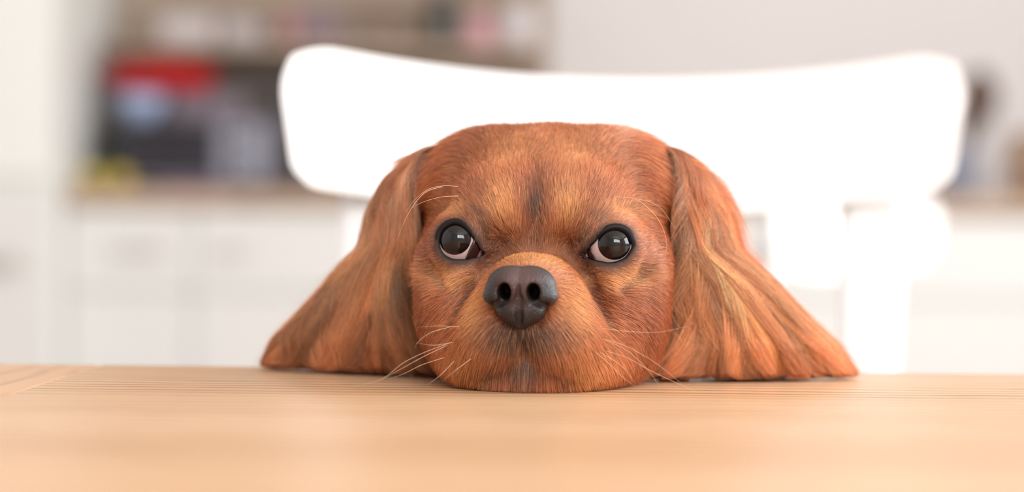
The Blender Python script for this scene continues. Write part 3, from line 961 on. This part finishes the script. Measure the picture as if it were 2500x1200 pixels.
v = v * (1 - .75 * erf_)[:, None] + erf_[:, None] * .75 * np.stack([np.sign(P[:, 0]) * (1 - .75 * np.clip((np.abs(P[:, 0]) - 40) / 8, 0, 1)), np.full(NH, -.1), np.full(NH, -.9)], -1)
v = v * (1 - ear_p)[:, None] + ear_p[:, None] * np.stack([np.sign(P[:, 0]) * .35, np.full(NH, -.1), np.full(NH, -1.0)], -1)
stopw = blob(P, (0, -5, 6), (26, 30, 15))
v = v + stopw[:, None] * np.array([0, -.1, .8])
und = blob(P * np.array([1, 0, 1]) * np.array([1, 1, 1]) - np.stack([np.sign(P[:, 0]) * 24, P[:, 1] * 0, P[:, 1] * 0 - 19], -1), (0, 0, 0), (11, 60, 9)) * (P[:, 1] < 40)
und = und * (1 - stopw)
v = v + und[:, None] * np.stack([np.sign(P[:, 0]) * .9, np.full(NH, .3), np.full(NH, -.6)], -1)
bod = np.clip((P[:, 1] - 120) / 30, 0, 1)[:, None]
v = v * (1 - bod) + np.array([0, .2, -1.0]) * bod
# gentle swirl and jitter
sw = np.stack([tnoise(P, 9, 21), tnoise(P, 9, 22), tnoise(P, 9, 23)], -1)
sw2 = np.stack([tnoise(P, 2.2, 31), tnoise(P, 2.2, 32), tnoise(P, 2.2, 33)], -1)
v = v + .13 * sw + .08 * sw2 + .06 * rng.normal(size=(NH, 3))
v[:, 1] *= 1 - .8 * np.clip(-Nn[:, 1], 0, 1) * (P[:, 1] < 40)
T_ = v - Nn * (v * Nn).sum(1, keepdims=True)
T_ /= np.linalg.norm(T_, axis=1, keepdims=True) + 1e-9
lift = np.clip(.34 + .09 * rng.normal(size=NH), .10, .8)
lift = np.where(emin < 4, lift * .7, lift)
lift = lift * (1 - .7 * ear_p - .45 * erf_)
Ln = np.where(ear_p > .3, np.minimum(Ln, 6), Ln)
K = 6
s_ = np.linspace(0, 1, K)
pts = np.empty((NH, K, 3))
drop = np.array([0, 0, -1.0])
for k, s in enumerate(s_):
    a = T_ * (s * np.sqrt(np.maximum(1 - (lift * .8) ** 2, .1)))[:, None]
    h = lift * (s - .52 * s * s)
    pts[:, k] = P - Nn * .25 + Ln[:, None] * (a + Nn * h[:, None] + drop * (.06 * s * s))
# stay above the table while over it
over = pts[..., 1] < 148
pts[..., 2] = np.where(over & (pts[..., 2] < TZ + .25), TZ + .25 + .1 * rng.random(pts.shape[:2]), pts[..., 2])
rad = .050 * rng.uniform(.75, 1.25, NH)[:, None] * np.array([1.0, 1.0, .92, .78, .52, .16])[None]
rad = rad * np.where(P[:, 1] > 60, 1.5, 1.0)[:, None] * (.55 + .45 * np.clip(Ln / 5, 0, 1))[:, None]
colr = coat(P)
hv = rng.normal(size=NH)
colr = colr * np.clip(1 + .26 * hv, .4, 1.7)[:, None]
pale_ = rng.random(NH) < .45
colr = mixc(colr, C_PALE, .85 * pale_ * blob(P, (-3, -32, -54), (8.5, 22, 3.2)))
lightest = rng.random(NH) < .12
colr[lightest] = mixc(colr[lightest], C_GOLD * 1.1, np.full(lightest.sum(), .55))
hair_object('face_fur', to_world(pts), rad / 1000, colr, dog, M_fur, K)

# ---- long feathering of the ears
# rows run from the root on the skull to the table; columns from the edge beside the cheek to the outer edge
rowZ = np.array([43, 41, 38, 28, 14, -2, -15, -29, -44, -55, -58.0])
rowXi = np.array([47, 49, 51.5, 53, 53.2, 53, 53, 51.5, 48, 44, 42.0])
rowXo = np.array([46, 53, 58, 67, 74, 78, 92, 105, 120, 127, 129.0])
rowYi = np.array([52, 49, 45, 42, 41, 42, 45, 47, 50, 53, 55.0])
rowYo = np.array([62, 60, 59, 60, 62, 64, 70, 76, 84, 90, 92.0])
TR = np.linspace(0, 1, 11)
def ear_G(u, t, side):
    """u 0..1 across, t 0..1 from root to table"""
    z = np.interp(t, TR, rowZ)
    xi = np.interp(t, TR, rowXi); xo = np.interp(t, TR, rowXo)
    yi = np.interp(t, TR, rowYi); yo = np.interp(t, TR, rowYo)
    x = xi + (xo - xi) * u
    y = yi + (yo - yi) * u ** 1.3 - 9 * np.sin(np.pi * u) * np.clip(t * 2, .2, 1) * np.clip(1.35 - t, .5, 1)
    x = x * (1.0 if side > 0 else 1.035)
    return np.stack([x * side, y, z], -1)

def ear_fur(side, seed):
    r_ = np.random.default_rng(seed)
    NC, per = 600, 230
    uc = np.where(r_.random(NC) < .15, r_.uniform(.82, 1.0, NC), r_.random(NC) ** .9)
    layer = r_.random(NC) ** .75                     # 0 outermost lock .. 1 deep
    t0 = np.clip(r_.uniform(-.04, .74, NC), 0, 1)
    t0 = np.where(r_.random(NC) < .12, r_.uniform(0, .12, NC), t0)
    ln = r_.uniform(.25, .55, NC)
    t1 = np.minimum(t0 + ln, 1.0)
    fld = np.stack([uc * 2.2, t0 * 3.0, np.zeros(NC)], -1)
    amp = (3.6 + 1.6 * tnoise(fld, .55, seed + 1) + r_.normal(0, 1.2, NC)) * (1.45 - .8 * layer)
    ph = 3.0 * tnoise(fld, .6, seed + 2) + r_.normal(0, .45, NC); fr = 6.4 + 1.4 * tnoise(fld, .8, seed + 3)
    drift = r_.normal(0, 4.0, NC)
    size = r_.uniform(1.8, 4.8, NC)
    cvar = np.clip(1 + .30 * r_.normal(size=NC), .45, 1.7)
    gold = np.clip(.5 + .22 * tnoise(fld, .35, seed + 4) + .16 * r_.normal(size=NC), 0, 1)
    N = NC * per
    ci = np.repeat(np.arange(NC), per)
    K = 16
    S = np.linspace(0, 1, K)
    rr_ = np.sqrt(r_.random(N)); an_ = r_.uniform(0, 6.283, N)
    ox = rr_ * np.cos(an_) * size[ci] * 1.25; oy = rr_ * np.sin(an_) * size[ci] * .8
    dt = r_.normal(0, .04, N)
    kk = r_.uniform(.45, 1.0, N)
    fly = np.where(r_.random(N) < .03 + .03 * (uc[ci] > .75), r_.normal(0, 6.5, N), 0)
    hw_ = r_.normal(0, .13, N); hp = r_.uniform(0, 6.28, N)
    pts = np.empty((N, K, 3))
    for k, s in enumerate(S):
        t_ = np.clip(t0[ci] + dt * (1 - .3 * s) + (t1 - t0)[ci] * s * (.8 + .2 * kk), -.02, 1)
        wid = np.interp(t_, TR, rowXo - rowXi)
        conv = (1 - .72 * s ** 1.3 * kk)
        mm = amp[ci] * (np.sin(ph[ci] + fr[ci] * s) - np.sin(ph[ci])) * s + drift[ci] * s + ox * conv + hw_ * np.sin(hp + 9 * s) + fly * s
        # spread locks less where the ear is narrow
        u = uc[ci] + mm / np.maximum(wid, 16)
        u = np.where(u > 1, 1 + (u - 1) * .5, u); u = np.where(u < 0, u * .7, u)
        q = ear_G(u, t_, side)
        lift = 4.5 * np.sin(np.pi * min(s * .9 + .05, 1)) * (1 - layer[ci])
        q[:, 1] += layer[ci] * 12 - 1.5 + oy * conv - lift + 3.0 + 1.2 * np.sin(ph[ci] * 2 + fr[ci] * s * 1.3)
        q[:, 1] += np.where(t_ < .32, (.32 - t_) * 36, 0)
        out = np.clip((uc[ci] - .75) / .25, 0, 1) * (1 - layer[ci]) * 2.0 * np.sin(np.pi * s)
        q[:, 0] += side * out
        pts[:, k] = q
    pts[..., 2] = np.maximum(pts[..., 2], TZ + .3 + 1.8 * r_.random((N, 1)) * (S[None] > .4))
    mid = pts[:, K // 2]
    c = np.tile(cl(210, 130, 82), (N, 1))
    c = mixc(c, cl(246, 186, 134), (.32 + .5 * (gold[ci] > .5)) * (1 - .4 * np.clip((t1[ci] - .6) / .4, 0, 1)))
    c = mixc(c, cl(236, 172, 124), .4 * np.clip((.45 - layer[ci]) / .3, 0, 1))  # front locks lightened, as if catching more light
    c = mixc(c, cl(112, 50, 24), .85 * np.clip((layer[ci] - .4) / .6, 0, 1))  # shade between locks painted in: deeper ones get darker
    c = mixc(c, C_RED, .5 * np.clip((-mid[:, 2] - 22) / 30, 0, 1) * (gold[ci] < .8))  # shading at the ear bottoms put into the lock colour
    c = mixc(c, cl(206, 176, 160), .5 * (gold[ci] > .78) * np.clip(1 - uc[ci] * 1.2, 0, 1))
    rt_ = np.clip(1 - t0[ci] / .42, 0, 1) * .85
    c = c * (1 + (cvar[ci] - 1) * (1 - rt_))[:, None]
    c = mixc(c, C_BASE, rt_)
    c = c * np.clip(1 + .13 * r_.normal(size=N), .5, 1.5)[:, None]
    taper = np.interp(S, [0, .1, .6, 1], [.7, 1, .9, .2])
    rad = .058 * r_.uniform(.75, 1.3, N)[:, None] * taper[None]
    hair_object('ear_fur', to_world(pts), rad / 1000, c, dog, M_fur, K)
ear_fur(-1, 11)
ear_fur(1, 12)

# ---- nose leather
def nose_sdf(P, carve=True):
    X, Y, Z = P[..., 0], P[..., 1], P[..., 2]
    Q = np.stack([np.abs(X), Y, Z], -1)
    f = ell(Q, (0, 0, 1.8), (13.0, 9.2, 7.8))
    f = smin(f, ell(Q, (5.0, -.5, 3.6), (7, 8, 6.0)), 5)
    f = smin(f, ell(Q, (9.7, -1.7, -1.3), (5.1, 6.6, 3.9)), 2.6)
    f = smin(f, ell(Q, (4.0, .6, -6.3), (5.9, 7.0, 5.7)), 2.5)
    f = smin(f, ell(Q, (0, .2, -9.0), (4.0, 6.6, 5.2)), 4)
    if carve:
        f = smax(f, -ell(Q, (5.6, -7.0, .5), (2.7, 9, 3.5)), 1.3)            # nostril
        for a_, b_, w_ in NSLITS:
            f = smax(f, -cap(Q, a_, b_, w_[0], w_[1]), 1.2)
    return f
def nose_front(x, z):
    y = np.arange(-14, 6, .05)
    f = nose_sdf(np.stack([np.full_like(y, x), y, np.full_like(y, z)], -1), False)
    return float(y[np.argmax(f < 0)])
_ns = [((5.8, -2.8), (9.5, -4.9), (1.8, 1.5)), ((9.5, -4.9), (14.6, -5.2), (1.5, 1.2)),
       ((0, 2.6), (0, -2), (.5, 1.3)), ((0, -2), (0, -9), (1.3, 1.4)), ((0, -9), (0, -13), (1.4, 1.2))]
NSLITS = [((a[0], nose_front(*a) + .2, a[1]), (b[0], nose_front(*b) + .2, b[1]), w) for a, b, w in _ns]
nx_ = np.arange(-17.5, 17.6, .36); ny_ = np.arange(-12, 9, .36); nz_ = np.arange(-19, 14, .36)
Gn = np.stack(np.meshgrid(nx_, ny_, nz_, indexing='ij'), -1)
NV, NQ = surface_nets(nose_sdf(Gn), nx_, ny_, nz_)
for _ in range(2):
    g, gn = grad(nose_sdf, NV, .1)
    NV = NV - g * np.clip(nose_sdf(NV) / np.maximum(gn, .4), -.5, .5)[:, None]
M_nose = bpy.data.materials.new('nose_leather'); M_nose.use_nodes = True
nt = M_nose.node_tree; b = nt.nodes['Principled BSDF']; L = nt.links.new
at = nt.nodes.new('ShaderNodeAttribute'); at.attribute_name = 'tone'
L(at.outputs['Color'], b.inputs['Base Color'])
b.inputs['Roughness'].default_value = .4; b.inputs['Specular IOR Level'].default_value = .42
tc = nt.nodes.new('ShaderNodeTexCoord')
vo = nt.nodes.new('ShaderNodeTexVoronoi'); vo.inputs['Scale'].default_value = 1500
L(tc.outputs['Object'], vo.inputs['Vector'])
bp = nt.nodes.new('ShaderNodeBump'); bp.inputs['Strength'].default_value = .7; bp.inputs['Distance'].default_value = .0003; bp.invert = True
L(vo.outputs['Distance'], bp.inputs['Height']); L(bp.outputs['Normal'], b.inputs['Normal'])
nose = mesh_np('nose', to_world(NV + NPOS + np.array([0, 3.0, 0])), NQ, M_nose, dog)
tone = np.tile(cl(36, 29, 30), (len(NV), 1))
tone = mixc(tone, cl(98, 70, 67), .8 * blob(NV, (0, -8, 6), (8, 9, 5)))
tone = mixc(tone, cl(88, 64, 64), .5 * blob(NV, (0, -9, -1), (4, 9, 7)))
tone = mixc(tone, cl(34, 28, 30), .7 * np.clip((np.abs(NV[:, 0]) - 8) / 5, 0, 1))
tone = mixc(tone, cl(27, 22, 25), .7 * np.clip((-NV[:, 2] - 6) / 6, 0, 1))
tone = mixc(tone, cl(22, 14, 16), np.clip((NV[:, 1] + 4.5) / 3, 0, 1) * (np.abs(np.abs(NV[:, 0]) - 5.4) < 3.2) * (np.abs(NV[:, 2] + 1) < 5))
a = nose.data.attributes.new('tone', 'FLOAT_COLOR', 'POINT')
c4 = np.ones((len(NV), 4), np.float32); c4[:, :3] = tone
a.data.foreach_set('color', c4.ravel()[:len(nose.data.vertices) * 4])
nose['label'] = 'dark grey-brown leathery nose'

# ---- eyes
M_sclera = mat('sclera', (192, 168, 164), .12, noise=.06, nscale=900)
M_iris = mat('brown_iris', (22, 14, 12), .05, spec=.42, noise=.25, nscale=700)
M_limbus = mat('limbus', (12, 8, 12), .05)
M_pupil = mat('pupil', (9, 7, 8), .04)
M_lid = mat('eyelid_rim', (20, 14, 13), .5, spec=.22)
M_third = mat('third_eyelid', (48, 28, 24), .12)
M_pink = mat('tear_duct', (176, 110, 112), .12)
for E in EYES:
    gz = E['iris'] / RE
    dirv = np.array([gz[0], -math.sqrt(max(1 - gz @ gz, .2)), gz[1]])
    zc = Vector(dirv); xa = zc.orthogonal().normalized(); ya = zc.cross(xa)
    n_, m_ = 72, 72
    IR = 5.95                         # iris radius
    thi = math.asin(IR / RE)
    th = np.concatenate([np.linspace(0, thi * 1.08, 34), np.linspace(thi * 1.08, thi * 1.2, 6)[1:], np.linspace(thi * 1.2, math.pi, 30)[1:]])
    verts = []; fs = []; mids = []
    for a_ in th:
        r0 = RE
        if a_ < thi * 1.08:          # corneal bulge
            w = math.cos(a_ / (thi * 1.08) * math.pi / 2)
            r0 = RE + 1.0 * w ** 1.2
        for k in range(m_):
            ph_ = 2 * math.pi * k / m_
            q = zc * math.cos(a_) * r0 + (xa * math.cos(ph_) + ya * math.sin(ph_)) * math.sin(a_) * r0
            verts.append(E['C'] + np.array(q))
    for i in range(len(th) - 1):
        for k in range(m_):
            k2 = (k + 1) % m_
            fs.append((i * m_ + k, (i + 1) * m_ + k, (i + 1) * m_ + k2, i * m_ + k2))
            a_ = th[i + 1] / thi
            mids.append(3 if a_ < .42 else (1 if a_ < .97 else (2 if a_ < 1.17 else 0)))
    eye = link_mesh('eye', to_world(np.array(verts)), fs, M_sclera, dog, True)
    for mm in (M_iris, M_limbus, M_pupil): eye.data.materials.append(mm)
    eye.data.polygons.foreach_set('material_index', mids)
    # lid margin: a moist dark rim that follows the opening on the eyeball
    aa = np.linspace(-math.pi, math.pi, 73)[:-1]
    rr = np.interp(aa, E['a'], E['r'])
    rr = np.convolve(np.concatenate([rr[-2:], rr, rr[:2]]), [.1, .2, .4, .2, .1], 'valid')
    pts_ = []
    RR = RE + .25
    for a_, r_ in zip(aa, rr):
        yy = -math.sqrt(max(RR * RR - r_ * r_, 30.0))
        pts_.append(E['C'] + np.array([math.cos(a_) * r_, yy, math.sin(a_) * r_]))
    up = np.sin(aa)
    outw = np.cos(aa) * np.sign(E['C'][0])
    tr = [(.85 + .6 * max(u, 0) + .4 * max(w_, 0)) / 1000 for u, w_ in zip(up, outw)]
    lid = obj('eyelid', tube([Vector(p) for p in to_world(np.array(pts_))], tr, 12, closed=True), M_lid, eye, None, True)
    # third eyelid and caruncle in the inner corner
    s = np.sign(E['C'][0])
    base_a = math.pi if s > 0 else 0.0
    lean = -.42                       # the inner corner points slightly down
    ca_ = base_a + (-lean if s > 0 else lean)
    for nm, d0, d1, m3 in (('third_eyelid', 5.6 if s < 0 else 8.0, 9.6 if s < 0 else 10.8, M_third), ('tear_duct', 9.5 if s < 0 else 10.7, 13.5, M_pink)):
        vs_, fs_ = [], []; na, nr_ = 40, 10
        for i in range(na + 1):
            a_ = ca_ + (i / na - .5) * 2.2
            lim = float(np.interp((a_ + math.pi) % (2 * math.pi) - math.pi, E['a'], E['r'])) - .1
            cosd = max(math.cos(a_ - ca_), .35)
            q0 = min(d0 / cosd, lim); q1 = min(d1 / cosd, lim)
            for j in range(nr_ + 1):
                r_ = q0 + (q1 - q0) * j / nr_
                edge = .55 * min(1, (r_ - q0) * 1.5) if nm == 'third_eyelid' else .5
                yy = -math.sqrt(max((RE + .05 + edge) ** 2 - r_ * r_, 30.0))
                vs_.append(E['C'] + np.array([math.cos(a_) * r_, yy, math.sin(a_) * r_]))
        for i in range(na):
            for j in range(nr_):
                k = i * (nr_ + 1) + j
                fs_.append((k, k + 1, k + nr_ + 2, k + nr_ + 1))
        po = link_mesh(nm, to_world(np.array(vs_)), fs_, m3, eye, True)
        so = po.modifiers.new('thickness', 'SOLIDIFY'); so.thickness = .0004

# ---- whiskers, traced from the photograph: pixel points with their depth
M_whisk = mat('whisker_keratin', (232, 196, 164), .35)
WH = [
    [(1100, 836, .957), (1040, 858, .955), (985, 885, .95), (930, 925, .947), (850, 946, .95)],
    [(1092, 842, .958), (1030, 872, .953), (970, 905, .95), (925, 930, .948)],
    [(1085, 872, .96), (1030, 890, .955), (985, 912, .953), (950, 925, .955)],
    [(1105, 835, .957), (1060, 842, .955), (1015, 836, .957)],
    [(1120, 797, .957), (1070, 795, .96), (1020, 798, .965)],
    [(1100, 797, .957), (1050, 812, .955), (1020, 835, .955), (1012, 850, .957)],
    [(1080, 455 + 0, .985), (1040, 468, .975), (1010, 500, .97), (985, 545, .97), (968, 590, .972)],
    [(1118, 455, .985), (1085, 453, .976), (1045, 462, .972), (1010, 490, .97), (990, 520, .97)],
    [(1120, 478, .983), (1080, 480, .976), (1035, 492, .973), (1000, 510, .972)],
    [(1462, 800, .955), (1530, 808, .95), (1610, 810, .95), (1680, 795, .955)],
    [(1470, 826, .955), (1530, 845, .95), (1600, 885, .948), (1672, 942, .95)],
    [(1475, 828, .955), (1530, 855, .953), (1580, 900, .95), (1612, 945, .95)],
    [(1478, 856, .955), (1530, 872, .95), (1590, 905, .948), (1665, 940, .95), (1700, 955, .952)],
    [(1465, 860, .957), (1500, 880, .955), (1530, 905, .953), (1550, 935, .953)],
    [(1450, 855, .957), (1490, 890, .955), (1520, 920, .954), (1545, 938, .953)],
    [(1500, 478, .98), (1560, 490, .972), (1610, 540, .97), (1628, 600, .972), (1615, 650, .975)],
    [(1505, 482, .98), (1560, 486, .972), (1610, 505, .97), (1650, 560, .972)],
    [(1110, 880, .956), (1075, 915, .952), (1042, 940, .952)],
    [(1150, 875, .95), (1110, 905, .948), (1080, 930, .949)],
]
for pts_ in WH:
    ctrl = [W(*p) for p in pts_]
    # Catmull-Rom through the points
    c_ = [ctrl[0] * 2 - ctrl[1]] + ctrl + [ctrl[-1] * 2 - ctrl[-2]]
    path = []
    for i in range(1, len(c_) - 2):
        for k in range(8):
            t_ = k / 8
            p0, p1, p2, p3 = c_[i - 1:i + 3]
            path.append(.5 * ((2 * p1) + (p2 - p0) * t_ + (2 * p0 - 5 * p1 + 4 * p2 - p3) * t_ ** 2 + (3 * p1 - p0 - 3 * p2 + p3) * t_ ** 3))
    path.append(ctrl[-1])
    for p in path: p.z = max(p.z, TABLE_Z + .0006)
    n = len(path)
    rr = [.000085 * (1 - .8 * (i / (n - 1)) ** 1.3) for i in range(n)]
    obj('whisker', tube(path, rr, 6), M_whisk, dog, None, True)
